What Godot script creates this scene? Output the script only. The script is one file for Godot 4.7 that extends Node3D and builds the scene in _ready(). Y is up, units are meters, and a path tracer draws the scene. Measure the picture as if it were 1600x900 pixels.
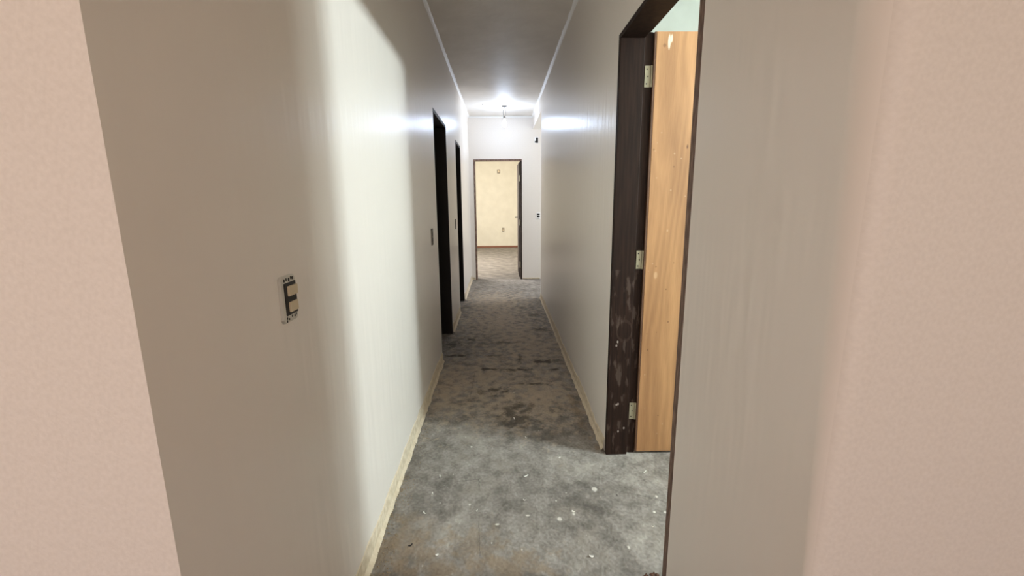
extends Node3D
# Unfinished corridor. World: x to the right, y up, z = -depth (metres); the camera stands above x = 0, depth = 0.

const XL := -0.535      # face of the left corridor wall
const XR := 0.574       # face of the right corridor wall
const XRO := 0.724      # its other face
const XLO := -0.685
const CEIL := 2.828
const ZE := 7.982       # depth of the end wall
const CAM_H := 1.4009
const FOCAL := 692.0
var cam_r := Vector3(0.99964, -0.0083, 0.0257)
var cam_u := Vector3(0.0131, 0.9813, -0.1919)
var cam_b := Vector3(-0.0236, 0.1922, 0.9811)
var M := {}
var used := {}

# ---------------------------------------------------------------- helpers
func P(x: float, y: float, d: float) -> Vector3:
	return Vector3(x, y, -d)

func on_floor(px: float, py: float) -> Vector3:      # a pixel of the 1600 x 900 frame that shows the floor
	var dir := -cam_b + cam_r * ((px - 800.0) / FOCAL) + cam_u * ((450.0 - py) / FOCAL)
	var t := -CAM_H / dir.y
	return Vector3(0, CAM_H, 0) + dir * t

func new_st() -> SurfaceTool:
	var st := SurfaceTool.new()
	st.begin(Mesh.PRIMITIVE_TRIANGLES)
	return st

func tri(st: SurfaceTool, a: Vector3, b: Vector3, c: Vector3, n: Vector3, uva := Vector2.ZERO, uvb := Vector2.ZERO, uvc := Vector2.ZERO) -> void:
	# front faces run clockwise: (b-a)x(c-a) points away from the viewer
	if (b - a).cross(c - a).dot(n) > 0.0:
		var t := b; b = c; c = t
		var u := uvb; uvb = uvc; uvc = u
	for v in [[a, uva], [b, uvb], [c, uvc]]:
		st.set_normal(n); st.set_uv(v[1]); st.add_vertex(v[0])

func uv_of(p: Vector3, n: Vector3) -> Vector2:
	if absf(n.y) > 0.8: return Vector2(p.x, p.z)
	if absf(n.x) > absf(n.z): return Vector2(p.z, p.y)
	return Vector2(p.x, p.y)

func quad(st: SurfaceTool, a: Vector3, b: Vector3, c: Vector3, d: Vector3, n: Vector3) -> void:
	tri(st, a, b, c, n, uv_of(a, n), uv_of(b, n), uv_of(c, n))
	tri(st, a, c, d, n, uv_of(a, n), uv_of(c, n), uv_of(d, n))

# a box between x, y and depth limits, its edges chamfered by e
func bx(st: SurfaceTool, x0: float, x1: float, y0: float, y1: float, d0: float, d1: float, e := 0.0) -> void:
	var lo := Vector3(x0, y0, -d1)
	var hi := Vector3(x1, y1, -d0)
	var c := (lo + hi) * 0.5
	var h := (hi - lo) * 0.5
	e = minf(e, minf(h.x, minf(h.y, h.z)) * 0.9)
	for ax in 3:
		var u := (ax + 1) % 3
		var w := (ax + 2) % 3
		for s in [-1.0, 1.0]:
			var n := Vector3.ZERO; n[ax] = s
			var q := []
			for k in [[-1, -1], [1, -1], [1, 1], [-1, 1]]:
				var v := c
				v[ax] += s * h[ax]; v[u] += k[0] * (h[u] - e); v[w] += k[1] * (h[w] - e)
				q.append(v)
			quad(st, q[0], q[1], q[2], q[3], n)
	if e <= 0.0: return
	for ax in 3:                      # the twelve chamfered edges
		var u := (ax + 1) % 3
		var w := (ax + 2) % 3
		for su in [-1.0, 1.0]:
			for sw in [-1.0, 1.0]:
				var q := []
				for k in [[-1, 0], [1, 0], [1, 1], [-1, 1]]:
					var v := c
					v[ax] += k[0] * (h[ax] - e)
					v[u] += su * (h[u] - (e if k[1] == 1 else 0.0))
					v[w] += sw * (h[w] - (0.0 if k[1] == 1 else e))
					q.append(v)
				var n := Vector3.ZERO; n[u] = su; n[w] = sw
				quad(st, q[0], q[1], q[2], q[3], n.normalized())
	for sx in [-1.0, 1.0]:
		for sy in [-1.0, 1.0]:
			for sz in [-1.0, 1.0]:
				var s := Vector3(sx, sy, sz)
				var a := c + s * (h - Vector3(0, e, e))
				var b := c + s * (h - Vector3(e, 0, e))
				var d := c + s * (h - Vector3(e, e, 0))
				tri(st, a, b, d, s.normalized(), uv_of(a, s), uv_of(b, s), uv_of(d, s))

# a plan polygon (x, depth; convex or not, walked round) raised from y0 to y1
func prism(st: SurfaceTool, pts: Array, y0: float, y1: float) -> void:
	var pv := PackedVector2Array(pts)
	var idx := Geometry2D.triangulate_polygon(pv)
	for i in range(0, idx.size(), 3):
		for yy in [y0, y1]:
			var n := Vector3.UP if yy == y1 else Vector3.DOWN
			var a := P(pv[idx[i]].x, yy, pv[idx[i]].y)
			var b := P(pv[idx[i + 1]].x, yy, pv[idx[i + 1]].y)
			var c := P(pv[idx[i + 2]].x, yy, pv[idx[i + 2]].y)
			tri(st, a, b, c, n, uv_of(a, n), uv_of(b, n), uv_of(c, n))
	var turn := 1.0 if Geometry2D.is_polygon_clockwise(pv) else -1.0
	for i in pv.size():
		var a := pv[i]
		var b := pv[(i + 1) % pv.size()]
		var t := (b - a).normalized()
		var n := Vector3(-t.y * turn, 0, -(t.x * turn))
		quad(st, P(a.x, y0, a.y), P(b.x, y0, b.y), P(b.x, y1, b.y), P(a.x, y1, a.y), n)

# a tube along points
func tube(st: SurfaceTool, pts: Array, r: float, seg := 8) -> void:
	var rings := []
	for i in pts.size():
		var t: Vector3 = (pts[mini(i + 1, pts.size() - 1)] - pts[maxi(i - 1, 0)]).normalized()
		var s := t.cross(Vector3.UP if absf(t.y) < 0.9 else Vector3.RIGHT).normalized()
		var w := t.cross(s)
		var ring := []
		for k in seg:
			var a := TAU * k / seg
			ring.append([pts[i] + (s * cos(a) + w * sin(a)) * r, s * cos(a) + w * sin(a)])
		rings.append(ring)
	for i in pts.size() - 1:
		for k in seg:
			var q = [rings[i][k], rings[i][(k + 1) % seg], rings[i + 1][(k + 1) % seg], rings[i + 1][k]]
			smooth_quad(st, q)
	for e in [0, pts.size() - 1]:
		var n: Vector3 = (pts[0] - pts[1]).normalized() if e == 0 else (pts[-1] - pts[-2]).normalized()
		for k in seg:
			tri(st, pts[e], rings[e][k][0], rings[e][(k + 1) % seg][0], n)

func smooth_quad(st: SurfaceTool, q: Array) -> void:
	for t in [[0, 1, 2], [0, 2, 3]]:
		var a: Vector3 = q[t[0]][0]
		var b: Vector3 = q[t[1]][0]
		var c: Vector3 = q[t[2]][0]
		var order: Array = t
		var n: Vector3 = q[t[0]][1] + q[t[1]][1] + q[t[2]][1]
		if (b - a).cross(c - a).dot(n) > 0.0: order = [t[0], t[2], t[1]]
		for k in order:
			st.set_normal(q[k][1]); st.set_uv(uv_of(q[k][0], q[k][1])); st.add_vertex(q[k][0])

# a turned shape about a vertical axis; profile of (radius, y)
func lathe(st: SurfaceTool, at: Vector3, prof: Array, seg := 24) -> void:
	for i in prof.size() - 1:
		var p0: Vector2 = prof[i]
		var p1: Vector2 = prof[i + 1]
		var q0 := prof_normal(prof, i)
		var q1 := prof_normal(prof, i + 1)
		for k in seg:
			var a := TAU * k / seg
			var b := TAU * (k + 1) / seg
			var f := func(pp: Vector2, nn: Vector2, ang: float): return [at + Vector3(pp.x * cos(ang), pp.y, pp.x * sin(ang)), Vector3(nn.x * cos(ang), nn.y, nn.x * sin(ang))]
			smooth_quad(st, [f.call(p0, q0, a), f.call(p0, q0, b), f.call(p1, q1, b), f.call(p1, q1, a)])

func prof_normal(prof: Array, i: int) -> Vector2:
	var t: Vector2 = (prof[mini(i + 1, prof.size() - 1)] - prof[maxi(i - 1, 0)])
	var n := Vector2(t.y, -t.x).normalized()
	if n.x < -0.01: n = -n
	return n

func numbered(called: String) -> String:
	used[called] = used.get(called, -1) + 1
	return called if used[called] == 0 else "%s_%03d" % [called, used[called]]

func obj(called: String, st: SurfaceTool, m: Material, parent: Node3D = null) -> MeshInstance3D:
	var o := MeshInstance3D.new()
	o.mesh = st.commit()
	o.material_override = m
	o.cast_shadow = GeometryInstance3D.SHADOW_CASTING_SETTING_ON
	if parent == null:
		o.name = numbered(called); add_child(o)
	else:
		o.name = called; parent.add_child(o, true)
	return o

func base(called: String, at := Vector3.ZERO) -> Node3D:
	var o := Node3D.new()
	o.name = numbered(called); add_child(o); o.position = at
	return o

func tag(o: Node, label: String, category: String, group := "", kind := "") -> void:
	o.set_meta("label", label); o.set_meta("category", category)
	if group: o.set_meta("group", group)
	if kind: o.set_meta("kind", kind)

func struct(called: String, st: SurfaceTool, m: Material, label: String, category: String) -> MeshInstance3D:
	var o := obj(called, st, m)
	tag(o, label, category, "", "structure")
	return o

# ---------------------------------------------------------------- materials
func noise_bytes(seed_: int, freq: float, w: int, h: int, octaves := 4) -> PackedByteArray:
	var n := FastNoiseLite.new()
	n.seed = seed_; n.frequency = freq; n.noise_type = FastNoiseLite.TYPE_SIMPLEX_SMOOTH
	n.fractal_octaves = octaves
	return n.get_image(w, h, false, false, true).get_data()

func noise_tex(seed_: int, freq: float, lo: Color, hi: Color, size := 512, octaves := 4) -> ImageTexture:
	var n := FastNoiseLite.new()
	n.seed = seed_; n.frequency = freq; n.noise_type = FastNoiseLite.TYPE_SIMPLEX_SMOOTH
	n.fractal_octaves = octaves
	var src := n.get_seamless_image(size, size, false, false, 0.2, true).get_data()
	var out := PackedByteArray()
	out.resize(size * size * 3)
	for i in size * size:
		var t := src[i] / 255.0
		var c := lo.lerp(hi, t)
		out[i * 3] = int(c.r * 255.0); out[i * 3 + 1] = int(c.g * 255.0); out[i * 3 + 2] = int(c.b * 255.0)
	return ImageTexture.create_from_image(Image.create_from_data(size, size, false, Image.FORMAT_RGB8, out))

func std(c: Color, rough: float, spec := 0.5) -> StandardMaterial3D:
	var m := StandardMaterial3D.new()
	m.albedo_color = c; m.roughness = rough; m.metallic_specular = spec
	return m

func painted(c: Color, rough: float, scale: Vector3, relief: float, seed_: int) -> StandardMaterial3D:
	var m := std(c, rough)
	if scale.x == scale.y: m.albedo_texture = M.mottle
	m.uv1_triplanar = true; m.uv1_world_triplanar = true
	m.uv1_scale = scale
	m.heightmap_enabled = true
	m.heightmap_texture = M.relief
	m.heightmap_scale = relief
	return m

func make_materials() -> void:
	M.mottle = noise_tex(11, 0.012, Color(0.96, 0.957, 0.953), Color(1, 1, 1), 512, 5)
	M.relief = noise_tex(12, 0.02, Color(0, 0, 0), Color(1, 1, 1), 512, 5)
	M.wall = painted(Color(0.935, 0.908, 0.872), 0.30, Vector3(1.9, 0.26, 1.9), 0.11, 1)
	M.wall.heightmap_texture = noise_tex(14, 0.016, Color(0, 0, 0), Color(1, 1, 1), 512, 2)
	M.facing = painted(Color(0.935, 0.908, 0.872), 0.5, Vector3(13, 13, 13), 0.02, 2)
	M.ceiling = painted(Color(0.935, 0.912, 0.88), 0.58, Vector3(0.5, 0.5, 0.5), 0.20, 3)
	M.far_wall = painted(Color(0.86, 0.845, 0.775), 0.6, Vector3(0.5, 0.5, 0.5), 0.2, 4)
	M.room_wall = painted(Color(0.66, 0.68, 0.65), 0.5, Vector3(0.8, 0.8, 0.8), 0.1, 5)
	M.trim = std(Color(0.965, 0.96, 0.945), 0.5)
	M.mortar = std(Color(1, 1, 1), 0.9)
	M.mortar.albedo_texture = noise_tex(21, 0.03, Color(0.78, 0.715, 0.60), Color(0.93, 0.885, 0.80), 256, 5)
	M.mortar.uv1_triplanar = true; M.mortar.uv1_world_triplanar = true; M.mortar.uv1_scale = Vector3(3, 3, 3)
	M.crumb = std(Color(0.62, 0.55, 0.45), 0.95)
	M.flake = std(Color(0.93, 0.92, 0.89), 0.6)
	M.chip_dark = std(Color(0.07, 0.06, 0.055), 0.7)
	M.rubble = std(Color(0.40, 0.29, 0.23), 0.95)
	M.plastic = std(Color(0.80, 0.79, 0.75), 0.45)
	M.cream = std(Color(0.83, 0.77, 0.65), 0.4)
	M.black = std(Color(0.035, 0.035, 0.04), 0.5)
	M.grey_box = std(Color(0.45, 0.42, 0.37), 0.7)
	M.hinge = std(Color(0.63, 0.61, 0.51), 0.45, 0.6)
	M.alu = std(Color(0.75, 0.76, 0.77), 0.4); M.alu.metallic = 0.6
	M.glass = std(Color(1, 1, 1, 0.06), 0.02)
	M.glass.transparency = BaseMaterial3D.TRANSPARENCY_ALPHA
	M.wire = std(Color(0.30, 0.30, 0.32), 0.5)
	M.socket = std(Color(0.55, 0.53, 0.50), 0.4)
	M.bulb = std(Color(1, 1, 1), 0.3)
	M.bulb.emission_enabled = true
	M.bulb.emission = Color(0.95, 0.97, 1.0); M.bulb.emission_energy_multiplier = 3.0
	M.wood = std(Color(1, 1, 1), 0.48)
	M.wood.albedo_texture = wood_tex(Color(0.59, 0.43, 0.285), Color(0.75, 0.575, 0.40), 31)
	M.wood.uv1_scale = Vector3(1.0 / 0.86, 1.0 / 2.2, 1)
	M.wood.uv1_offset = Vector3(-0.746 / 0.86, 0, 0)
	M.wood_edge = std(Color(0.36, 0.25, 0.17), 0.6)
	M.dark_wood = std(Color(1, 1, 1), 0.6, 0.35)
	M.dark_wood.albedo_texture = noise_tex(41, 0.02, Color(0.12, 0.08, 0.06), Color(0.20, 0.145, 0.115), 256, 4)
	M.dark_wood.uv1_triplanar = true; M.dark_wood.uv1_world_triplanar = true; M.dark_wood.uv1_scale = Vector3(5, 0.7, 5)
	M.jamb = std(Color(1, 1, 1), 0.6, 0.3)
	M.jamb.albedo_texture = jamb_tex()
	M.jamb.uv1_scale = Vector3(1.0 / 0.15, 1.0 / 2.2, 1)
	M.jamb.uv1_offset = Vector3(-0.574 / 0.15, 0, 0)
	M.brown_edge = std(Color(1, 1, 1), 0.65)
	M.brown_edge.albedo_texture = noise_tex(43, 0.03, Color(0.30, 0.22, 0.18), Color(0.60, 0.50, 0.43), 256, 4)
	M.brown_edge.uv1_triplanar = true; M.brown_edge.uv1_world_triplanar = true; M.brown_edge.uv1_scale = Vector3(6, 1.5, 6)
	M.black_wood = std(Color(0.085, 0.06, 0.05), 0.6)
	M.skirting = std(Color(0.50, 0.33, 0.25), 0.7)
	M.concrete = std(Color(0.60, 0.575, 0.535), 0.9)
	M.concrete.albedo_texture = noise_tex(51, 0.012, Color(0.72, 0.72, 0.72), Color(1, 1, 1), 512, 6)
	M.concrete.uv1_triplanar = true; M.concrete.uv1_world_triplanar = true; M.concrete.uv1_scale = Vector3(0.8, 0.8, 0.8)

func wood_tex(dark: Color, light: Color, seed_: int) -> ImageTexture:
	var w := 320
	var h := 1024
	var n := FastNoiseLite.new(); n.seed = seed_; n.frequency = 1.0; n.fractal_octaves = 3
	var f := FastNoiseLite.new(); f.seed = seed_ + 1; f.frequency = 1.0; f.fractal_octaves = 2
	var img := Image.create(w, h, false, Image.FORMAT_RGB8)
	for j in h:
		for i in w:
			var x := 0.86 * i / w
			var y := 2.2 * j / h
			var warp := n.get_noise_2d(x * 3.0, y * 0.55) * 0.13
			var r := (x + warp) * 38.0
			var ring := 0.5 + 0.5 * sin(r * TAU * 0.5 + 1.5 * f.get_noise_2d(x * 9.0, y * 0.9))
			var fine := f.get_noise_2d(x * 260.0, y * 7.0)
			var broad := n.get_noise_2d(x * 5.0 + 40.0, y * 0.8)
			var t := clampf(0.60 + 0.28 * (ring - 0.5) + 0.20 * fine + 0.50 * broad, 0, 1)
			var c := dark.lerp(light, t)
			img.set_pixel(i, j, c)
	# putty and paint marks
	var rng := RandomNumberGenerator.new(); rng.seed = 77
	for k in 60:
		var cx := rng.randi_range(4, 150)
		var cy := rng.randi_range(10, h - 10)
		var c := Color(0.84, 0.76, 0.66) if rng.randf() < 0.7 else Color(0.36, 0.24, 0.15)
		blot(img, cx, cy, rng.randf_range(0.8, 1.8), rng.randf_range(0.8, 3.0), c, 0.45)
	blot(img, 22, 1024 - int(2.135 / 2.2 * 1024.0), 2.5, 16, Color(0.93, 0.91, 0.86), 0.8)
	blot(img, 26, 1024 - int(2.15 / 2.2 * 1024.0), 1.6, 9, Color(0.93, 0.91, 0.86), 0.8)
	blot(img, 14, 1024 - int(2.12 / 2.2 * 1024.0), 3.0, 4, Color(0.42, 0.28, 0.18), 0.5)
	blot(img, 20, 1024 - int(1.02 / 2.2 * 1024.0), 3.5, 9, Color(0.88, 0.76, 0.62), 0.5)
	blot(img, 66, 1024 - int(1.66 / 2.2 * 1024.0), 1.4, 5, Color(0.34, 0.22, 0.14), 0.7)
	img.flip_y()
	return ImageTexture.create_from_image(img)

func blot(img: Image, cx: int, cy: int, rx: float, ry: float, c: Color, amount: float) -> void:
	for j in range(int(cy - ry - 1), int(cy + ry + 2)):
		for i in range(int(cx - rx - 1), int(cx + rx + 2)):
			if i < 0 or j < 0 or i >= img.get_width() or j >= img.get_height(): continue
			var d := Vector2((i - cx) / rx, (j - cy) / ry).length()
			var a := clampf((1.15 - d) * 2.5, 0, 1) * amount
			if a > 0.0: img.set_pixel(i, j, img.get_pixel(i, j).lerp(c, a))

func jamb_tex() -> ImageTexture:      # stained wood with plaster dust rubbed into it
	var w := 96
	var h := 1024
	var img := Image.create(w, h, false, Image.FORMAT_RGB8)
	var n := FastNoiseLite.new(); n.seed = 61; n.frequency = 1.0; n.fractal_octaves = 4
	for j in h:
		for i in w:
			var x := 0.15 * i / w
			var y := 2.2 * (1.0 - float(j) / h)
			var g := n.get_noise_2d(x * 60.0, y * 3.0)
			var c := Color(0.125, 0.08, 0.06).lerp(Color(0.185, 0.125, 0.095), clampf(0.5 + g, 0, 1))
			var dust := n.get_noise_2d(x * 22.0 + 30.0, y * 6.0)
			if y < 1.05 and dust > 0.12:
				c = c.lerp(Color(0.60, 0.56, 0.52), clampf((dust - 0.12) * 1.2, 0, 0.3))
			img.set_pixel(i, j, c)
	for k in 40:                       # a rubbed ring at elbow height
		var a := TAU * k / 40.0
		blot(img, int(48 + 26 * cos(a)), int(h - (0.72 + 0.055 * sin(a)) / 2.2 * h), 2.0, 5.0, Color(0.42, 0.37, 0.33), 0.22)
	for s in [[30, 0.30], [36, 0.305], [26, 0.66], [22, 0.64], [60, 0.16], [40, 0.14]]:
		blot(img, s[0], int(h - s[1] / 2.2 * h), 3.0, 3.5, Color(0.85, 0.82, 0.78), 0.7)
	img.flip_y()
	return ImageTexture.create_from_image(img)

const FX0 := -0.70
const FW := 2.1
const FD0 := 0.6
const FD := 7.4
const TW := 640
const TH := 2048

func fpix(px: float, py: float) -> Vector2:
	var p := on_floor(px, py)
	return Vector2((p.x - FX0) / FW * TW, (-p.z - FD0) / FD * TH)

func make_floor_material() -> void:
	var a := noise_bytes(71, 0.006, TW, TH, 5)      # broad patches
	var b := noise_bytes(72, 0.03, TW, TH, 6)      # trowel swirls
	var c := noise_bytes(73, 0.16, TW, TH, 3)       # grain
	var d := noise_bytes(74, 0.012, TW, TH, 4)      # dust
	var col := PackedByteArray(); col.resize(TW * TH * 3)
	var hgt := PackedByteArray(); hgt.resize(TW * TH)
	var dark := Color(0.38, 0.36, 0.335)
	var mid := Color(0.53, 0.51, 0.484)
	var lite := Color(0.68, 0.658, 0.63)
	for i in TW * TH:
		var t := 0.24 * a[i] / 255.0 + 0.44 * b[i] / 255.0 + 0.32 * c[i] / 255.0
		t = clampf((t - 0.5) * 1.5 + 0.52, 0.0, 1.0)
		var du := d[i] / 255.0
		var k := dark.lerp(mid, t * 2.0) if t < 0.5 else mid.lerp(lite, t * 2.0 - 1.0)
		if du > 0.58: k = k.lerp(Color(0.66, 0.63, 0.585), (du - 0.58) * 1.3)
		col[i * 3] = int(k.r * 255.0); col[i * 3 + 1] = int(k.g * 255.0); col[i * 3 + 2] = int(k.b * 255.0)
		hgt[i] = clampi(int(0.25 * a[i] + 0.40 * b[i] + 0.35 * c[i]), 0, 255)
	var img := Image.create_from_data(TW, TH, false, Image.FORMAT_RGB8, col)
	# sandy dust, made paler to stand in for missing light mid-corridor
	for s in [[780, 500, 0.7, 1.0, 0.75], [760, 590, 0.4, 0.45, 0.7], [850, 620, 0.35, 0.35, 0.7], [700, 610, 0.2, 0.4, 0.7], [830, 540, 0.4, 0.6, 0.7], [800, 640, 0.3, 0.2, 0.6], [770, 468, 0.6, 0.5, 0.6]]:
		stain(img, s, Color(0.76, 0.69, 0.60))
	# damp and dirt marks that the photograph shows: pixel, half width in m, half depth in m, strength
	for s in [[803, 578, 0.17, 0.022, 0.75], [760, 577, 0.10, 0.018, 0.7], [772, 612, 0.11, 0.05, 0.7], [805, 652, 0.15, 0.13, 0.55], [815, 636, 0.09, 0.05, 0.45],
			[852, 565, 0.13, 0.035, 0.75], [866, 577, 0.06, 0.02, 0.7], [838, 600, 0.14, 0.014, 0.6], [737, 529, 0.08, 0.04, 0.7], [706, 538, 0.10, 0.06, 0.6],
			[712, 556, 0.12, 0.02, 0.75], [770, 556, 0.08, 0.02, 0.4], [812, 560, 0.02, 0.10, 0.45], [835, 492, 0.09, 0.05, 0.5], [842, 515, 0.12, 0.05, 0.5],
			[790, 535, 0.20, 0.03, 0.35], [730, 480, 0.10, 0.05, 0.35], [812, 480, 0.12, 0.04, 0.4], [850, 680, 0.16, 0.06, 0.35], [700, 760, 0.09, 0.07, 0.22],
			[905, 780, 0.12, 0.10, 0.28], [690, 800, 0.10, 0.05, 0.22], [930, 810, 0.12, 0.06, 0.22], [980, 735, 0.12, 0.03, 0.22]]:
		stain(img, s, Color(0.22, 0.205, 0.185))
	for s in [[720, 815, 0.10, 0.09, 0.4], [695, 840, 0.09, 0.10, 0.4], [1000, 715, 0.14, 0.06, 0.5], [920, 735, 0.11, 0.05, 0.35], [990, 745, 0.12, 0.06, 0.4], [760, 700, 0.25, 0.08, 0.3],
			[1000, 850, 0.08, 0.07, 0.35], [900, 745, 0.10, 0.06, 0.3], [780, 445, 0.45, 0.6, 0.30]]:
		stain(img, s, Color(0.72, 0.70, 0.665))  # pale dust; the far-end blotch paints light falling from the side opening
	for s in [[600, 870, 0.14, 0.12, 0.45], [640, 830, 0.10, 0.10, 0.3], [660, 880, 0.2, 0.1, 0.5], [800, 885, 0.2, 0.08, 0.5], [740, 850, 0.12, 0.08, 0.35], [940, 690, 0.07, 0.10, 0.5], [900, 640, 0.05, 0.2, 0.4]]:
		stain(img, s, Color(0.56, 0.48, 0.385))  # brown dust, its tone also painting the light fading towards the near edge
	# hairline cracks and scratches
	for s in [[[970, 768], [1005, 775], [1048, 786]], [[714, 752], [748, 749], [749, 765]], [[725, 744], [729, 752]], [[748, 815], [750, 868]], [[575, 868], [585, 850]], [[742, 583], [735, 620]]]:
		for k in s.size() - 1:
			var p0 := fpix(s[k][0], s[k][1])
			var p1 := fpix(s[k + 1][0], s[k + 1][1])
			var steps := int(p0.distance_to(p1)) + 1
			for q in steps + 1:
				var p := p0.lerp(p1, float(q) / steps)
				blot(img, int(p.x), int(p.y), 0.8, 0.8, Color(0.30, 0.285, 0.265), 0.4)
	# splashes of wall paint
	for s in [[929, 764, 4.0, 5.0], [1026, 776, 2.0, 2.5], [676, 773, 1.6, 2.0], [869, 782, 1.2, 1.5], [825, 806, 3.0, 1.8], [874, 811, 3.4, 3.4], [896, 803, 2.0, 3.0], [737, 698, 1.8, 2.6],
			[777, 819, 3.2, 1.6], [982, 855, 1.6, 3.0], [1023, 800, 2.0, 2.0], [1039, 800, 2.2, 2.2], [815, 859, 1.0, 1.5], [768, 849, 1.0, 1.3], [734, 789, 1.2, 2.0], [688, 786, 1.0, 1.0], [842, 673, 1.2, 1.2],
			[687, 658, 1.3, 1.3], [780, 496, 1.4, 3.0], [798, 605, 2.4, 1.4], [803, 613, 2.0, 1.6], [822, 539, 2.0, 2.0], [728, 683, 1.0, 1.4], [960, 640, 1.0, 1.0], [885, 770, 1.0, 1.0], [708, 741, 1.0, 1.0]]:
		var p := fpix(s[0], s[1])
		blot(img, int(p.x), int(p.y), s[2], s[3], Color(0.90, 0.885, 0.85), 0.85)
	var rng := RandomNumberGenerator.new(); rng.seed = 5
	for k in 420:
		var r := rng.randf_range(0.5, 1.2)
		blot(img, rng.randi_range(0, TW - 1), rng.randi_range(0, TH - 1), r, r * rng.randf_range(0.7, 1.6), Color(0.85, 0.83, 0.79) if rng.randf() < 0.7 else Color(0.26, 0.24, 0.22), rng.randf_range(0.3, 0.8))
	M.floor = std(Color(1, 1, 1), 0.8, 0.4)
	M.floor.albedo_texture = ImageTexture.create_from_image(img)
	M.floor.heightmap_enabled = true
	M.floor.heightmap_texture = ImageTexture.create_from_image(Image.create_from_data(TW, TH, false, Image.FORMAT_L8, hgt))
	M.floor.heightmap_scale = 0.9

func stain(img: Image, s: Array, c: Color) -> void:      # a blotch with a ragged, streaked outline
	var p := on_floor(s[0], s[1])
	var n := FastNoiseLite.new(); n.seed = int(s[0] * 7 + s[1]); n.frequency = 1.0; n.fractal_octaves = 4
	var cx := (p.x - FX0) / FW * TW
	var cy := (-p.z - FD0) / FD * TH
	var rx: float = s[2] / FW * TW
	var ry: float = s[3] * 1.7 / FD * TH
	for j in range(maxi(0, int(cy - ry * 1.6)), mini(TH, int(cy + ry * 1.6))):
		for i in range(maxi(0, int(cx - rx * 1.6)), mini(TW, int(cx + rx * 1.6))):
			var q := Vector2((i - cx) / rx, (j - cy) / ry)
			var v := 0.9 - q.length() + 1.1 * n.get_noise_2d(i * 0.035, j * 0.035) + 0.35 * n.get_noise_2d(i * 0.15, j * 0.15)
			var a := clampf(v * 1.3, 0, 1) * float(s[4])
			if a > 0.0: img.set_pixel(i, j, img.get_pixel(i, j).lerp(c, a))

# ---------------------------------------------------------------- camera and light
func area(called: String, at: Vector3, towards: Vector3, size: Vector2, energy: float, c: Color) -> void:
	var l := AreaLight3D.new()
	l.name = called
	l.area_size = size
	l.light_energy = energy; l.light_color = c
	l.area_range = 30.0
	l.area_attenuation = 2.0
	l.shadow_enabled = true
	add_child(l)
	l.look_at_from_position(at, at + towards, Vector3.UP)

func camera_and_light() -> void:
	var cam := Camera3D.new()
	cam.name = "camera"
	cam.fov = rad_to_deg(2.0 * atan(450.0 / FOCAL))
	cam.near = 0.02; cam.far = 200.0
	cam.transform = Transform3D(Basis(cam_r, cam_u, cam_b).orthonormalized(), Vector3(0, CAM_H, 0))
	add_child(cam)
	cam.current = true
	var sky_m := ProceduralSkyMaterial.new()
	sky_m.sky_top_color = Color(0.62, 0.74, 0.92)
	sky_m.sky_horizon_color = Color(0.90, 0.92, 0.92)
	sky_m.ground_bottom_color = Color(0.42, 0.44, 0.36)
	sky_m.ground_horizon_color = Color(0.72, 0.74, 0.68)
	sky_m.sky_energy_multiplier = 1.5
	sky_m.ground_energy_multiplier = 1.5
	var sky := Sky.new(); sky.sky_material = sky_m
	var env := Environment.new()
	env.background_mode = Environment.BG_SKY
	env.sky = sky
	env.tonemap_mode = Environment.TONE_MAPPER_LINEAR
	env.tonemap_exposure = 1.0
	env.sdfgi_enabled = true; env.ssao_enabled = true; env.ssil_enabled = true
	var we := WorldEnvironment.new()
	we.name = "environment"
	we.environment = env
	add_child(we)
	# daylight entering by the windows, and one added fill
	area("daylight_behind", P(-0.9, 1.55, -3.33), Vector3(0, 0, -1), Vector2(1.9, 1.2), 5.5, Color(1.0, 0.905, 0.865))
	area("fill_behind_side", P(2.72, 1.55, -1.9), Vector3(-1, 0, 0), Vector2(1.1, 1.1), 1.35, Color(1.0, 0.925, 0.87))  # added fill to brighten the left corridor wall and right wall face
	area("daylight_side_bright", P(3.37, 2.13, 1.08), Vector3(-1, 0, 0), Vector2(0.38, 0.17), 11.8, Color(0.925, 0.985, 1.0))
	area("daylight_side", P(3.37, 2.13, 1.52), Vector3(-1, 0, 0), Vector2(0.40, 0.17), 3.0, Color(0.95, 1.0, 0.99))
	area("daylight_far_room", P(-2.33, 1.55, 10.1), Vector3(1, 0, 0), Vector2(2.2, 1.3), 23.0, Color(1.0, 0.97, 0.94))
	area("daylight_end_room", P(2.77, 1.6, 7.0), Vector3(-1, 0, 0), Vector2(1.1, 1.1), 4.8, Color(0.97, 0.98, 1.0))

# ---------------------------------------------------------------- the shell
func corner_radius(y: float) -> float:
	return clampf(0.022 + 0.05 * (y - 0.7), 0.01, 0.12)

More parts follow.
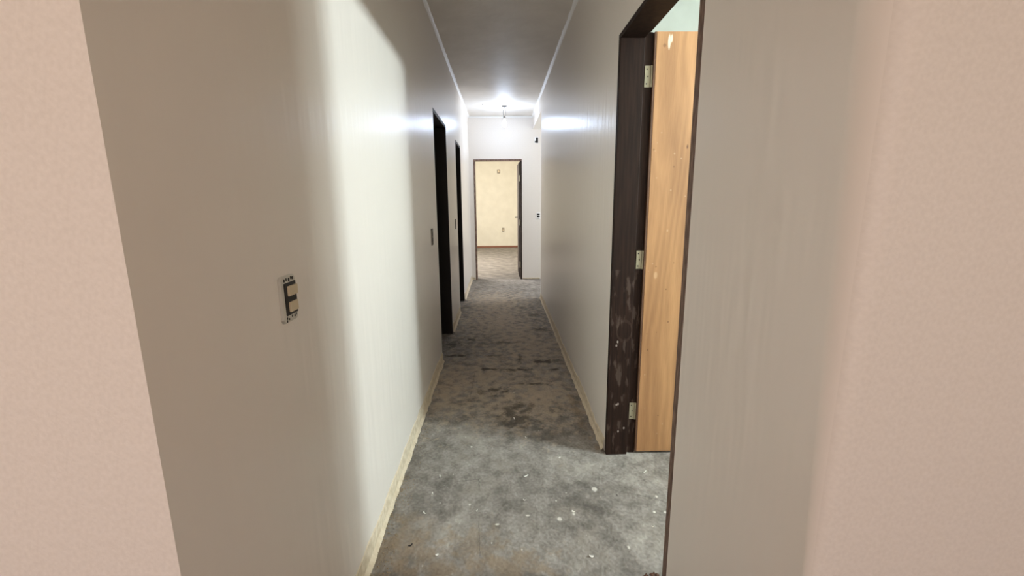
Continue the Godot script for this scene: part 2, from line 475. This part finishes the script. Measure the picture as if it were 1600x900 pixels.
func build_floors() -> void:
	var nx := 70
	var nz := 260
	var n := FastNoiseLite.new(); n.seed = 91; n.frequency = 1.0; n.fractal_octaves = 4
	var st := new_st()
	for j in nz + 1:
		for i in nx + 1:
			var x := FX0 + FW * i / nx
			var d := FD0 + FD * j / nz
			var y := 0.0035 * n.get_noise_2d(x * 3.0, d * 6.0) + 0.0015 * n.get_noise_2d(x * 11.0 + 9.0, d * 16.0)
			st.set_uv(Vector2(float(i) / nx, float(j) / nz))
			st.add_vertex(P(x, y, d))
	for j in nz:
		for i in nx:
			var a := j * (nx + 1) + i
			for k in [a, a + nx + 1, a + 1, a + 1, a + nx + 1, a + nx + 2]: st.add_index(k)
	st.generate_normals()
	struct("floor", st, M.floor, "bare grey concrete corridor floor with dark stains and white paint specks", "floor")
	var s2 := new_st()
	bx(s2, -3.2, 3.6, -0.16, -0.006, -3.6, 8.13)
	struct("floor_base", s2, M.concrete, "plain concrete slab under the rooms beside the corridor", "floor")
	var s3 := new_st()
	bx(s3, -2.6, 2.6, -0.16, 0.003, 8.0, 13.9)
	struct("floor_far", s3, M.concrete, "bare concrete floor of the bright room beyond the end door", "floor")

func build_walls() -> void:
	# left wall of the corridor
	var st := new_st()
	prism(st, [Vector2(XL, 0.64), Vector2(XL, 3.78), Vector2(XLO, 3.78), Vector2(XLO, 0.79)], -0.1, CEIL)
	bx(st, XLO, XL, 2.148, CEIL, 3.78, 4.655)
	bx(st, XLO, XL, -0.1, CEIL, 4.655, 5.58)
	bx(st, XLO, XL, 2.136, CEIL, 5.58, 6.262)
	bx(st, XLO, XL, -0.1, CEIL, 6.262, ZE)
	struct("wall_left", st, M.wall, "long glossy off-white corridor wall with two dark doorways", "wall")
	st = new_st()
	prism(st, [Vector2(XL, 0.64), Vector2(-2.75, 0.64), Vector2(-2.75, 0.79), Vector2(XLO, 0.79)], -0.1, CEIL)
	struct("wall_near_left", st, M.facing, "pinkish wall face beside the corridor mouth with a crisp corner", "wall")
	# right wall, its near corner rounded by hand
	st = new_st()
	var st2 := new_st()
	var rings := 24
	var seg := 12
	for r in rings:
		var y0 := -0.1 + (CEIL + 0.1) * r / rings
		var y1 := -0.1 + (CEIL + 0.1) * (r + 1) / rings
		var row := []
		for y in [y0, y1]:
			var rad := corner_radius(y)
			var q := []
			q.append([P(XR, y, 1.34), Vector3(-1, 0, 0)])
			for k in seg + 1:
				var a := PI / 2 * k / seg
				q.append([P(XR + rad - rad * cos(a), y, 0.70 + rad - rad * sin(a)), Vector3(-cos(a), 0, sin(a))])
			q.append([P(2.75, y, 0.70), Vector3(0, 0, 1)])
			row.append(q)
		for k in row[0].size() - 1:
			smooth_quad(st if k <= seg / 2 else st2, [row[0][k], row[0][k + 1], row[1][k + 1], row[1][k]])
	# its other faces
	quad(st, P(XR, -0.1, 1.34), P(XRO, -0.1, 1.34), P(XRO, CEIL, 1.34), P(XR, CEIL, 1.34), Vector3(0, 0, -1))
	quad(st, P(XRO, -0.1, 1.34), P(XRO, -0.1, 0.85), P(XRO, CEIL, 0.85), P(XRO, CEIL, 1.34), Vector3(1, 0, 0))
	quad(st2, P(XRO, -0.1, 0.85), P(2.75, -0.1, 0.85), P(2.75, CEIL, 0.85), P(XRO, CEIL, 0.85), Vector3(0, 0, -1))
	quad(st2, P(2.75, -0.1, 0.85), P(2.75, -0.1, 0.70), P(2.75, CEIL, 0.70), P(2.75, CEIL, 0.85), Vector3(1, 0, 0))
	bx(st, XR, 0.69, 2.172, CEIL, 1.34, 2.283)
	bx(st, 0.69, XRO, 2.20, CEIL, 1.34, 2.283)
	bx(st, XR, XRO, -0.1, CEIL, 2.283, 6.37)
	bx(st, XR, XRO, 2.612, CEIL, 6.37, ZE)
	struct("wall_right", st, M.wall, "long glossy off-white corridor wall with the open wooden door", "wall")
	struct("wall_near_right", st2, M.facing, "beige wall face beside the corridor mouth with a rounded soft corner", "wall")
	# end wall with its doorway
	st = new_st()
	bx(st, -2.6, -0.462, -0.1, CEIL, ZE, 8.13)
	bx(st, 0.381, 2.95, -0.1, CEIL, ZE, 8.13)
	bx(st, -0.462, 0.381, 2.12, CEIL, ZE, 8.13)
	struct("wall_end", st, M.facing, "white end wall around the far doorway, lit by the bulb", "wall")
	# the room behind the camera
	st = new_st()
	bx(st, -2.75, -1.9, -0.1, CEIL, -3.5, -3.36)
	bx(st, 0.1, 2.75, -0.1, CEIL, -3.5, -3.36)
	bx(st, -1.9, 0.1, -0.1, 0.9, -3.5, -3.36)
	bx(st, -1.9, 0.1, 2.2, CEIL, -3.5, -3.36)
	struct("wall_behind", st, M.facing, "window wall of the room behind the photographer", "wall")
	st = new_st()
	bx(st, -2.9, -2.75, -0.1, CEIL, -3.5, 0.79)
	struct("wall_room_left", st, M.facing, "left wall of the room behind the photographer", "wall")
	st = new_st()
	bx(st, 2.75, 2.9, -0.1, CEIL, -3.5, -2.5)
	bx(st, 2.75, 2.9, -0.1, CEIL, -1.3, 0.70)
	bx(st, 2.75, 2.9, -0.1, 0.95, -2.5, -1.3)
	bx(st, 2.75, 2.9, 2.15, CEIL, -2.5, -1.3)
	struct("wall_room_right", st, M.facing, "right wall of the room behind the photographer", "wall")
	# the room behind the wooden door
	st = new_st()
	bx(st, XRO, 3.55, -0.1, CEIL, 3.3, 3.42)
	struct("wall_side_back", st, M.room_wall, "pale greenish wall seen above the open wooden door", "wall")
	st = new_st()
	bx(st, 3.4, 3.55, -0.1, CEIL, 0.70, 0.86)
	bx(st, 3.4, 3.55, -0.1, CEIL, 1.76, 3.3)
	bx(st, 3.4, 3.55, -0.1, 2.0, 0.86, 1.76)
	bx(st, 3.4, 3.55, 2.26, CEIL, 0.86, 1.76)
	bx(st, 2.75, 3.4, -0.1, CEIL, 0.70, 0.85)
	struct("wall_side_window", st, M.room_wall, "wall with a high window in the room behind the wooden door", "wall")
	# the dark rooms on the left
	st = new_st()
	bx(st, -3.0, XLO, -0.1, CEIL, 3.2, 3.35)
	bx(st, -3.15, -3.0, -0.1, CEIL, 3.2, 8.13)
	bx(st, -3.0, XLO, -0.1, CEIL, 5.0, 5.12)
	bx(st, -3.0, -2.6, -0.1, CEIL, ZE, 8.13)
	struct("wall_dark_rooms", st, M.facing, "walls of the unlit rooms behind the dark doorways", "wall")
	# the bright far room
	st = new_st()
	bx(st, -2.6, 2.6, -0.1, CEIL, 13.65, 13.8)
	struct("wall_far_back", st, M.far_wall, "cream yellow wall of the bright room seen through the end doorway", "wall")
	st = new_st()
	bx(st, -2.5, -2.36, -0.1, CEIL, 8.13, 8.95)
	bx(st, -2.5, -2.36, -0.1, CEIL, 11.25, 13.65)
	bx(st, -2.5, -2.36, -0.1, 0.85, 8.95, 11.25)
	bx(st, -2.5, -2.36, 2.25, CEIL, 8.95, 11.25)
	struct("wall_far_left", st, M.far_wall, "window wall of the bright far room", "wall")
	st = new_st()
	bx(st, 2.4, 2.55, -0.1, CEIL, 8.13, 13.65)
	struct("wall_far_right", st, M.far_wall, "blank wall of the bright far room", "wall")
	# the space beyond the opening at the end on the right
	st = new_st()
	bx(st, XRO, 2.95, -0.1, CEIL, 5.9, 6.02)
	bx(st, 2.8, 2.95, -0.1, 1.0, 6.02, ZE)
	bx(st, 2.8, 2.95, 2.2, CEIL, 6.02, ZE)
	bx(st, 2.8, 2.95, 1.0, 2.2, 6.02, 6.4)
	bx(st, 2.8, 2.95, 1.0, 2.2, 7.6, ZE)
	struct("wall_end_room", st, M.room_wall, "walls of the space opening off the corridor end", "wall")
	st = new_st()
	bx(st, -3.2, 3.6, CEIL, CEIL + 0.15, -3.6, 13.9)
	struct("ceiling", st, M.ceiling, "plain white plastered ceiling over the corridor", "ceiling")

func strip(called: String, along: Array, m: Material, label: String, category: String, x_face: float, out: float, h: float, wob: float, seed_: int) -> void:
	# a ragged strip of bare mortar along the foot of a side wall; along = list of [depth0, depth1]
	var n := FastNoiseLite.new(); n.seed = seed_; n.frequency = 1.0; n.fractal_octaves = 3
	var s := signf(out)
	var st := new_st()
	for seg in along:
		var steps := int((seg[1] - seg[0]) / 0.04) + 1
		var prev := []
		for k in steps + 1:
			var d: float = lerpf(seg[0], seg[1], float(k) / steps)
			var hh := h + wob * n.get_noise_2d(d * 2.5, 1.0) + wob * 0.4 * n.get_noise_2d(d * 15.0, 4.0)
			var t := absf(out) * (1.0 + 0.5 * n.get_noise_2d(d * 6.0, 8.0))
			var foot := 0.010 + 0.010 * maxf(0.0, n.get_noise_2d(d * 9.0, 20.0) + 0.3)
			var row := [P(x_face - s * 0.002, hh + 0.004, d), P(x_face + s * t, hh - 0.004, d), P(x_face + s * t, 0.02, d), P(x_face + s * (t + foot), 0.004, d), P(x_face + s * (t + foot), -0.01, d)]
			if prev.size():
				for q in 4:
					var nn: Vector3 = (row[q + 1] - row[q]).cross(Vector3(0, 0, 1)).normalized()
					if nn.x * s < 0 or (absf(nn.x) < 0.1 and nn.y < 0): nn = -nn
					quad(st, prev[q], prev[q + 1], row[q + 1], row[q], nn)
			prev = row
	struct(called, st, m, label, category)

func build_trim() -> void:
	strip("baseboard_left", [[0.645, 3.775], [4.66, 5.575], [6.27, 7.975]], M.mortar, "strip of bare sandy mortar along the foot of the doorway wall", "baseboard", XL, 0.004, 0.088, 0.02, 3)
	strip("baseboard_right", [[2.29, 6.365]], M.mortar, "strip of bare sandy mortar along the foot of the wall past the wooden door", "baseboard", XR, -0.004, 0.075, 0.03, 4)
	var st := new_st()
	bx(st, -0.533, -0.47, 0.002, 0.045, 7.968, 7.981, 0.004)
	bx(st, 0.39, 0.70, 0.002, 0.028, 7.970, 7.981, 0.004)
	struct("baseboard_end", st, M.mortar, "low ragged mortar edge along the end wall", "baseboard")
	st = new_st()
	bx(st, -2.36, 2.4, 0.004, 0.06, 13.632, 13.649, 0.004)
	struct("baseboard_far", st, M.skirting, "thin reddish brown skirting in the bright far room", "baseboard")
	# caulked line between walls and ceiling
	var n := FastNoiseLite.new(); n.seed = 8; n.frequency = 1.0; n.fractal_octaves = 3
	for side in 2:
		st = new_st()
		var xf := XL if side == 0 else XR
		var s := 1.0 if side == 0 else -1.0
		var prev := []
		for k in 148:
			var d := 0.72 + (ZE - 0.73) * k / 147.0
			var w := 0.020 + 0.008 * n.get_noise_2d(d * 5.0, side * 9.0)
			var row := [P(xf + s * (w + 0.002), CEIL - 0.0005, d), P(xf + s * w * 0.55, CEIL - w * 0.45, d), P(xf + s * 0.0005, CEIL - w - 0.003, d)]
			if prev.size():
				for q in 2:
					var nn: Vector3 = (row[q + 1] - row[q]).cross(Vector3(0, 0, 1)).normalized()
					if nn.y > 0: nn = -nn
					quad(st, prev[q], prev[q + 1], row[q + 1], row[q], nn)
			prev = row
		struct("trim_%d" % (side + 1), st, M.trim, "white filler line where the %s meets the ceiling" % ["doorway wall", "wall with the wooden door"][side], "trim")
	st = new_st()
	bx(st, XL + 0.004, XR - 0.004, CEIL - 0.026, CEIL - 0.0005, ZE - 0.02, ZE - 0.0005, 0.008)
	struct("trim_3", st, M.trim, "white filler line where the end wall meets the ceiling", "trim")

func hinge_plate(parent: Node3D, x0: float, x1: float, y0: float, y1: float, d: float) -> void:
	var st := new_st()
	bx(st, x0, x1, y0, y1, d - 0.0025, d, 0.0008)
	var h := obj("hinge", st, M.hinge, parent)
	st = new_st()
	for k in 3:
		var y := lerpf(y0, y1, 0.16 + 0.34 * k)
		var x := lerpf(x0, x1, 0.36 + 0.2 * (k % 2))
		bx(st, x - 0.003, x + 0.003, y - 0.003, y + 0.003, d - 0.0034, d - 0.0022, 0.0008)
	obj("screw", st, M.black, h)
	st = new_st()
	tube(st, [P(x1 + 0.004, y0, d - 0.004), P(x1 + 0.004, y1, d - 0.004)], 0.0055, 10)
	obj("knuckle", st, M.hinge, h)

func build_doors() -> void:
	# frame of the open wooden door on the right
	var fr := base("door_frame", P(XR, 0, 1.8))
	fr.position = Vector3.ZERO
	tag(fr, "dark brown door frame around the open wooden door", "door frame", "", "structure")
	var st := new_st()
	bx(st, XR, 0.69, -0.005, 2.15, 2.248, 2.283, 0.002)
	bx(st, 0.69, 0.735, -0.005, 2.18, 2.268, 2.283, 0.001)
	var far_jamb := obj("jamb", st, M.jamb, fr)
	far_jamb.set_meta("label", "dark stained hinge jamb rubbed with plaster dust")
	st = new_st()
	bx(st, XR, 0.69, -0.005, 2.15, 1.341, 1.378, 0.002)
	bx(st, 0.69, XRO, -0.005, 2.18, 1.341, 1.362, 0.001)
	obj("jamb", st, M.brown_edge, fr)
	st = new_st()
	bx(st, XR, 0.69, 2.15, 2.1715, 1.342, 2.282, 0.002)
	bx(st, 0.69, XRO, 2.182, 2.1995, 1.342, 2.282, 0.001)
	obj("head", st, M.dark_wood, fr)
	# the leaf, open at a right angle
	var lf := base("door_1")
	tag(lf, "honey brown wooden door leaf standing open, its bare face to the corridor", "door", "", "structure")
	st = new_st()
	bx(st, 0.746, 1.60, 0.012, 2.178, 2.252, 2.286, 0.002)
	var panel := obj("panel", st, M.wood, lf)
	panel.position = Vector3.ZERO
	st = new_st()
	bx(st, 0.7365, 0.746, 0.012, 2.178, 2.253, 2.285, 0.001)
	obj("edge_strip", st, M.wood_edge, lf)
	for y in [[1.935, 2.032], [1.05, 1.145], [0.205, 0.302]]:
		hinge_plate(lf, 0.700, 0.728, y[0], y[1], 2.267)
	# frames of the two dark doorways on the left
	for k in 2:
		var d0: float = [3.78, 5.58][k]
		var d1: float = [4.655, 6.262][k]
		var top: float = [2.148, 2.136][k]
		var f2 := base("door_frame")
		tag(f2, ["near-black door frame of the wider doorway past the two-rocker switch", "near-black door frame of the narrow doorway next to the end wall"][k], "door frame", "", "structure")
		for e in 2:
			st = new_st()
			var a: float = [d0, d1 - 0.034][e]
			bx(st, XLO, XL - 0.001, -0.005, top - 0.03, a + 0.0005, a + 0.0335, 0.002)
			obj("jamb", st, M.black_wood, f2)
		st = new_st()
		bx(st, XLO, XL - 0.001, top - 0.03, top - 0.0005, d0 + 0.0005, d1 - 0.0005, 0.002)
		obj("head", st, M.black_wood, f2)
	# frame and leaf of the end doorway
	var f3 := base("door_frame")
	tag(f3, "thin brown frame of the doorway in the end wall", "door frame", "", "structure")
	st = new_st(); bx(st, -0.4615, -0.435, -0.005, 2.094, ZE - 0.004, 8.128, 0.002)
	obj("jamb", st, M.brown_edge, f3)
	st = new_st(); bx(st, 0.352, 0.3805, -0.005, 2.094, ZE - 0.004, 8.128, 0.002)
	obj("jamb", st, M.dark_wood, f3)
	st = new_st(); bx(st, -0.4615, 0.3805, 2.094, 2.1195, ZE - 0.004, 8.128, 0.002)
	obj("head", st, M.brown_edge, f3)
	var l3 := base("door_2")
	tag(l3, "dark door leaf swung into the bright far room, seen almost edge-on", "door", "", "structure")
	st = new_st(); bx(st, 0.335, 0.368, 0.012, 2.085, 8.14, 8.93, 0.002)
	obj("panel", st, M.dark_wood, l3)
	for y in [1.80, 1.02, 0.26]:
		st = new_st(); bx(st, 0.343, 0.3515, y - 0.05, y + 0.05, ZE + 0.0, 8.10, 0.001)
		obj("hinge", st, M.hinge, l3)
	st = new_st()
	tube(st, [P(0.336, 1.09, 8.86), P(0.29, 1.09, 8.86)], 0.010, 10)
	tube(st, [P(0.29, 1.09, 8.865), P(0.29, 1.09, 8.76)], 0.009, 10)
	obj("handle", st, M.black, l3)

func window(called: String, axis: String, at: float, a0: float, a1: float, y0: float, y1: float, mull: int, label: String) -> void:
	# axis "x": the pane stands across x at that x, a = depth; axis "d": across depth at that depth, a = x
	var w := base(called)
	tag(w, label, "window", "", "structure")
	var put := func(st: SurfaceTool, p0: float, p1: float, q0: float, q1: float, t: float):
		if axis == "x": bx(st, at - t, at + t, q0, q1, p0, p1, 0.002)
		else: bx(st, p0, p1, q0, q1, at - t, at + t, 0.002)
	var st := new_st()
	put.call(st, a0, a1, y0, y0 + 0.04, 0.03); put.call(st, a0, a1, y1 - 0.04, y1, 0.03)
	put.call(st, a0, a0 + 0.04, y0 + 0.04, y1 - 0.04, 0.03); put.call(st, a1 - 0.04, a1, y0 + 0.04, y1 - 0.04, 0.03)
	obj("frame", st, M.alu, w)
	for k in mull:
		var m := lerpf(a0, a1, float(k + 1) / (mull + 1))
		st = new_st(); put.call(st, m - 0.02, m + 0.02, y0 + 0.04, y1 - 0.04, 0.025)
		obj("mullion", st, M.alu, w)
	for k in mull + 1:
		var m0 := lerpf(a0, a1, float(k) / (mull + 1)) + (0.04 if k == 0 else 0.02)
		var m1 := lerpf(a0, a1, float(k + 1) / (mull + 1)) - (0.04 if k == mull else 0.02)
		st = new_st(); put.call(st, m0, m1, y0 + 0.04, y1 - 0.04, 0.003)
		obj("pane", st, M.glass, w)

func build_windows() -> void:
	window("window_5", "x", 2.83, -2.5, -1.3, 0.95, 2.15, 1, "unseen side window added to brighten the walls at the corridor mouth")  # unseen window, added to go with the side fill lamp
	window("window_1", "d", -3.43, -1.9, 0.1, 0.9, 2.2, 1, "sliding window of the room behind the photographer")
	window("window_2", "x", 3.48, 0.86, 1.76, 2.0, 2.26, 1, "high window of the room behind the wooden door")
	window("window_3", "x", -2.44, 8.95, 11.25, 0.85, 2.25, 2, "wide window of the bright far room")
	window("window_4", "x", 2.88, 6.4, 7.6, 1.0, 2.2, 1, "window of the space off the corridor end")

# ---------------------------------------------------------------- things
func rounded(st: SurfaceTool, c: Vector3, u: Vector3, v: Vector3, n: Vector3, hw: float, hh: float, r: float, depth: float) -> void:
	# a plate with rounded corners: centre of its back, half sizes, thickness along n
	var pts := []
	for q in 4:
		for k in 5:
			var a := PI / 2 * (q + k / 4.0)
			var sx := 1.0 if q == 0 or q == 3 else -1.0
			var sy := 1.0 if q < 2 else -1.0
			pts.append(Vector2(sx * (hw - r) + r * cos(a), sy * (hh - r) + r * sin(a)))
	for i in pts.size():
		var a: Vector2 = pts[i]
		var b: Vector2 = pts[(i + 1) % pts.size()]
		var e := 0.94
		var A := c + u * a.x + v * a.y
		var B := c + u * b.x + v * b.y
		var A1 := A + n * depth * 0.7
		var B1 := B + n * depth * 0.7
		var A2 := c + u * a.x * e + v * a.y * e + n * depth
		var B2 := c + u * b.x * e + v * b.y * e + n * depth
		var side := (u * (a.x + b.x) + v * (a.y + b.y)).normalized()
		quad(st, A, B, B1, A1, side)
		quad(st, A1, B1, B2, A2, (side + n).normalized())
		tri(st, c + n * depth, A2, B2, n)

func build_switch() -> void:      # two-rocker switch without its cover plate
	var o := base("light_switch", P(XL, 1.168, 1.092))
	tag(o, "uncovered wall switch with two cream rockers in a black module", "switch")
	var u := Vector3(0, 0, -1); var v := Vector3.UP; var n := Vector3.RIGHT
	var st := new_st()
	rounded(st, Vector3.ZERO, u, v, n, 0.0385, 0.058, 0.010, 0.007)
	obj("mounting_plate", st, M.plastic, o)
	st = new_st()
	rounded(st, n * 0.0062 + u * 0.006, u, v, n, 0.0305, 0.0405, 0.002, 0.0028)
	obj("module", st, M.black, o)
	for k in 2:
		st = new_st()
		rounded(st, n * 0.0085 + v * [0.0195, -0.0205][k] + u * [0.0115, 0.0095][k], u, v, n, [0.0235, 0.0205][k], [0.0125, 0.0125][k], 0.0025, 0.0055)
		obj("rocker", st, M.cream, o)
	for s in [[-0.020, 0.0475, 0.004], [-0.009, 0.0490, 0.0035], [0.004, 0.0470, 0.0045], [0.016, 0.0500, 0.004], [0.024, 0.0485, 0.004], [-0.022, -0.0465, 0.003], [-0.012, -0.0500, 0.0025], [-0.024, -0.0530, 0.003], [0.004, -0.0455, 0.0028], [0.018, -0.0480, 0.003], [0.026, -0.0450, 0.003]]:
		st = new_st()
		rounded(st, n * 0.0066 + u * s[0] + v * s[1], u, v, n, s[2] * 0.8, s[2], s[2] * 0.5, 0.0012)
		obj("screw_hole", st, M.black, o)

func wall_box(called: String, at: Vector3, u: Vector3, n: Vector3, hw: float, hh: float, plate: Material, holes: Array, label: String, category: String, hole_m: Material = null) -> void:
	var o := base(called, at)
	tag(o, label, category)
	var st := new_st()
	rounded(st, Vector3.ZERO, u, Vector3.UP, n, hw, hh, 0.006, 0.005)
	obj("plate", st, plate, o)
	for h in holes:
		st = new_st()
		rounded(st, n * 0.0045 + u * h[0] + Vector3.UP * h[1], u, Vector3.UP, n, h[2], h[3], 0.002, 0.002)
		obj("socket_hole", st, M.black if hole_m == null else hole_m, o)

func build_boxes() -> void:
	build_switch()
	var left := Vector3(0, 0, -1)
	wall_box("light_switch", P(XL, 1.135, 3.468), left, Vector3.RIGHT, 0.036, 0.064, M.grey_box, [[0.0, 0.02, 0.016, 0.014], [0.0, -0.02, 0.016, 0.014]], "dull grey switch box beside the wider dark doorway", "switch")
	wall_box("light_switch", P(XL, 1.142, 5.31), left, Vector3.RIGHT, 0.036, 0.060, M.grey_box, [[0.0, 0.0, 0.016, 0.03]], "dull grey switch box between the two dark doorways", "switch")
	wall_box("light_switch", P(0.672, 1.14, ZE), Vector3.RIGHT, Vector3.BACK, 0.036, 0.060, M.trim, [[0.0, 0.030, 0.025, 0.015], [0.0, -0.008, 0.025, 0.015], [0.0, -0.040, 0.020, 0.004]], "white switch plate with two black openings on the end wall", "switch")
	wall_box("junction_box", P(0.635, 2.433, ZE), Vector3.RIGHT, Vector3.BACK, 0.036, 0.052, M.trim, [[0.010, -0.002, 0.020, 0.044], [-0.018, -0.028, 0.010, 0.014]], "small open junction box high on the end wall", "box")
	wall_box("junction_box", P(-0.044, 2.275, 13.65), Vector3.RIGHT, Vector3.BACK, 0.045, 0.055, M.grey_box, [[0.004, 0.004, 0.026, 0.030]], "small grey junction box high on the cream far wall", "box", M.cream)
	wall_box("wall_outlet", P(0.075, 0.55, 13.65), Vector3.RIGHT, Vector3.BACK, 0.036, 0.060, M.grey_box, [[0.0, 0.024, 0.022, 0.016], [0.0, -0.024, 0.022, 0.016]], "grey wall outlet low on the cream far wall", "outlet", M.cream)

func build_lamp() -> void:
	var at := P(0.078, CEIL, 7.16)
	var o := base("pendant_lamp", at)
	tag(o, "bare glowing bulb hanging on two wires from the corridor ceiling", "lamp")
	var st := new_st()
	lathe(st, Vector3.ZERO, [Vector2(0.0, -0.012), Vector2(0.034, -0.012), Vector2(0.040, -0.008), Vector2(0.042, 0.0)])
	obj("ceiling_rose", st, M.black, o)
	for s in [-1.0, 1.0]:
		st = new_st()
		tube(st, [Vector3(0.002 * s, -0.010, 0), Vector3(0.010 * s, -0.05, 0.002), Vector3(0.018 * s, -0.095, 0), Vector3(0.015 * s, -0.125, 0), Vector3(0.006 * s, -0.15, 0)], 0.0028, 8)
		obj("wire", st, M.wire, o)
	st = new_st()
	lathe(st, Vector3.ZERO, [Vector2(0.0, -0.145), Vector2(0.013, -0.146), Vector2(0.018, -0.152), Vector2(0.019, -0.185), Vector2(0.016, -0.188), Vector2(0.0, -0.188)])
	obj("socket", st, M.socket, o)
	st = new_st()
	lathe(st, Vector3.ZERO, [Vector2(0.0, -0.182), Vector2(0.014, -0.184), Vector2(0.016, -0.205), Vector2(0.028, -0.232), Vector2(0.035, -0.256), Vector2(0.035, -0.272), Vector2(0.029, -0.294), Vector2(0.016, -0.309), Vector2(0.0, -0.314)])
	var b := obj("bulb", st, M.bulb, o)
	b.set_meta("label", "glowing white glass bulb")
	var l := OmniLight3D.new()
	l.name = "bulb_light"
	l.light_energy = 0.37; l.light_color = Color(0.81, 0.885, 1.0)
	l.light_size = 0.03; l.omni_range = 30.0; l.omni_attenuation = 2.0
	l.shadow_enabled = true
	add_child(l)
	l.position = at + Vector3(0, -0.258, 0)
	st = new_st()
	lathe(st, Vector3.ZERO, [Vector2(0.0, -0.004), Vector2(0.012, -0.004), Vector2(0.014, 0.0)], 12)
	var h := obj("ceiling_hole", st, M.grey_box)  # flat grey disc standing for a small dark hole in the ceiling
	h.position = P(-0.248, CEIL, 7.04)
	tag(h, "small hole drawn as a grey disc in the ceiling beside the hanging bulb", "hole")

func flake(px: float, py: float, length: float, width: float, curl: float, turn: float, m: Material, called: String, label: String, category: String, group: String) -> void:
	# a thin curled chip lying on the concrete
	var at := on_floor(px, py)
	var st := new_st()
	var rows := []
	for k in 7:
		var t := k / 6.0 - 0.5
		var y := 0.0045 + curl * (t * t) * 4.0
		var w := width * (0.55 + 0.45 * cos(t * 2.6)) * (0.9 + 0.2 * sin(k * 2.3 + px))
		var x := t * length
		var z := 0.15 * length * sin(t * 3.0 + px)
		rows.append([Vector3(x, y, z - w / 2), Vector3(x, y, z + w / 2), Vector3(x, y - 0.0018, z + w / 2), Vector3(x, y - 0.0018, z - w / 2)])
	for k in 6:
		for q in 4:
			var a: Array = rows[k]
			var b: Array = rows[k + 1]
			quad(st, a[q], a[(q + 1) % 4], b[(q + 1) % 4], b[q], [Vector3.UP, Vector3.BACK, Vector3.DOWN, Vector3.FORWARD][q])
	quad(st, rows[0][0], rows[0][1], rows[0][2], rows[0][3], Vector3.LEFT)
	quad(st, rows[6][0], rows[6][1], rows[6][2], rows[6][3], Vector3.RIGHT)
	var o := obj(called, st, m)
	o.position = at - Vector3(0, 0.002, 0)
	o.rotation.y = turn
	tag(o, label, category, group)

func build_debris() -> void:
	var k := 0
	for s in [[822, 745, 0.026, 0.008], [687, 746, 0.020, 0.006], [664, 802, 0.020, 0.006], [820, 782, 0.014, 0.006], [1007, 739, 0.020, 0.006], [874, 716, 0.013, 0.010], [803, 655, 0.028, 0.008], [822, 685, 0.014, 0.007],
			[924, 870, 0.016, 0.012], [745, 799, 0.012, 0.005], [676, 773, 0.013, 0.006], [896, 800, 0.014, 0.009], [1020, 824, 0.013, 0.005]]:
		k += 1
		flake(s[0], s[1], s[2], s[3], 0.003 + 0.003 * (k % 3), 0.7 * k, M.flake, "paint_flake", {803: "long white paint flake lying in the big dark stain on the floor", 1007: "white paint flake on the floor just inside the wooden door's threshold"}.get(s[0], "small curled white paint flake lying on the bare lit concrete floor"), "paint flake", "white paint flakes on the floor")
	flake(641, 853, 0.018, 0.007, 0.005, 0.9, M.chip_dark, "dark_chip", "small black chip on the concrete near the mortar strip", "chip", "")
	flake(683, 868, 0.013, 0.011, 0.003, 0.4, M.flake, "plaster_crumb", "pale plaster crumb on the floor beside the black chip", "crumb", "")
	# rubble heaped at the foot of the near jamb
	var rng := RandomNumberGenerator.new(); rng.seed = 19
	var c := Vector3(0.556, 0, -1.395)
	var st := new_st()
	for q in 46:
		var a := rng.randf() * TAU
		var r := 0.045 * sqrt(rng.randf())
		var size := rng.randf_range(0.003, 0.010)
		pebble(st, c + Vector3(r * cos(a) * 0.75, maxf(0.0, 0.018 - 0.4 * r) + size * 0.4, r * sin(a)), size, rng)
	var heap := obj("rubble_heap", st, M.rubble)
	tag(heap, "little heap of brown rubble at the foot of the wooden door's frame", "rubble", "", "stuff")
	# crumbs fallen along the foot of the left wall
	st = new_st()
	for q in 420:
		var d := rng.randf_range(1.25, 2.7)
		if rng.randf() < 0.5: d = rng.randf_range(1.45, 2.1)
		var away := 0.018 + 0.075 * pow(rng.randf(), 2.2)
		var size := rng.randf_range(0.0012, 0.0038)
		pebble(st, P(XL + away, size * 0.6 + 0.001, d), size, rng)
	var crumbs := obj("mortar_crumbs", st, M.crumb)
	tag(crumbs, "loose mortar crumbs strewn along the foot of the doorway wall", "crumbs", "", "stuff")

func pebble(st: SurfaceTool, at: Vector3, size: float, rng: RandomNumberGenerator) -> void:
	var v := []
	for d in [Vector3.UP, Vector3.RIGHT, Vector3.BACK, Vector3.LEFT, Vector3.FORWARD, Vector3.DOWN]:
		v.append(at + (d as Vector3) * size * rng.randf_range(0.6, 1.2) + Vector3(rng.randf_range(-1, 1), rng.randf_range(-1, 1), rng.randf_range(-1, 1)) * size * 0.25)
	for f in [[0, 1, 2], [0, 2, 3], [0, 3, 4], [0, 4, 1], [5, 1, 2], [5, 2, 3], [5, 3, 4], [5, 4, 1]]:
		var m: Vector3 = (v[f[0]] + v[f[1]] + v[f[2]]) / 3.0
		var n: Vector3 = (v[f[1]] - v[f[0]]).cross(v[f[2]] - v[f[0]]).normalized()
		if n.dot(m - at) < 0: n = -n
		tri(st, v[f[0]], v[f[1]], v[f[2]], n)

func _ready() -> void:
	camera_and_light()
	make_materials()
	make_floor_material()
	build_floors()
	build_walls()
	build_trim()
	build_windows()
	build_doors()
	build_boxes()
	build_lamp()
	build_debris()
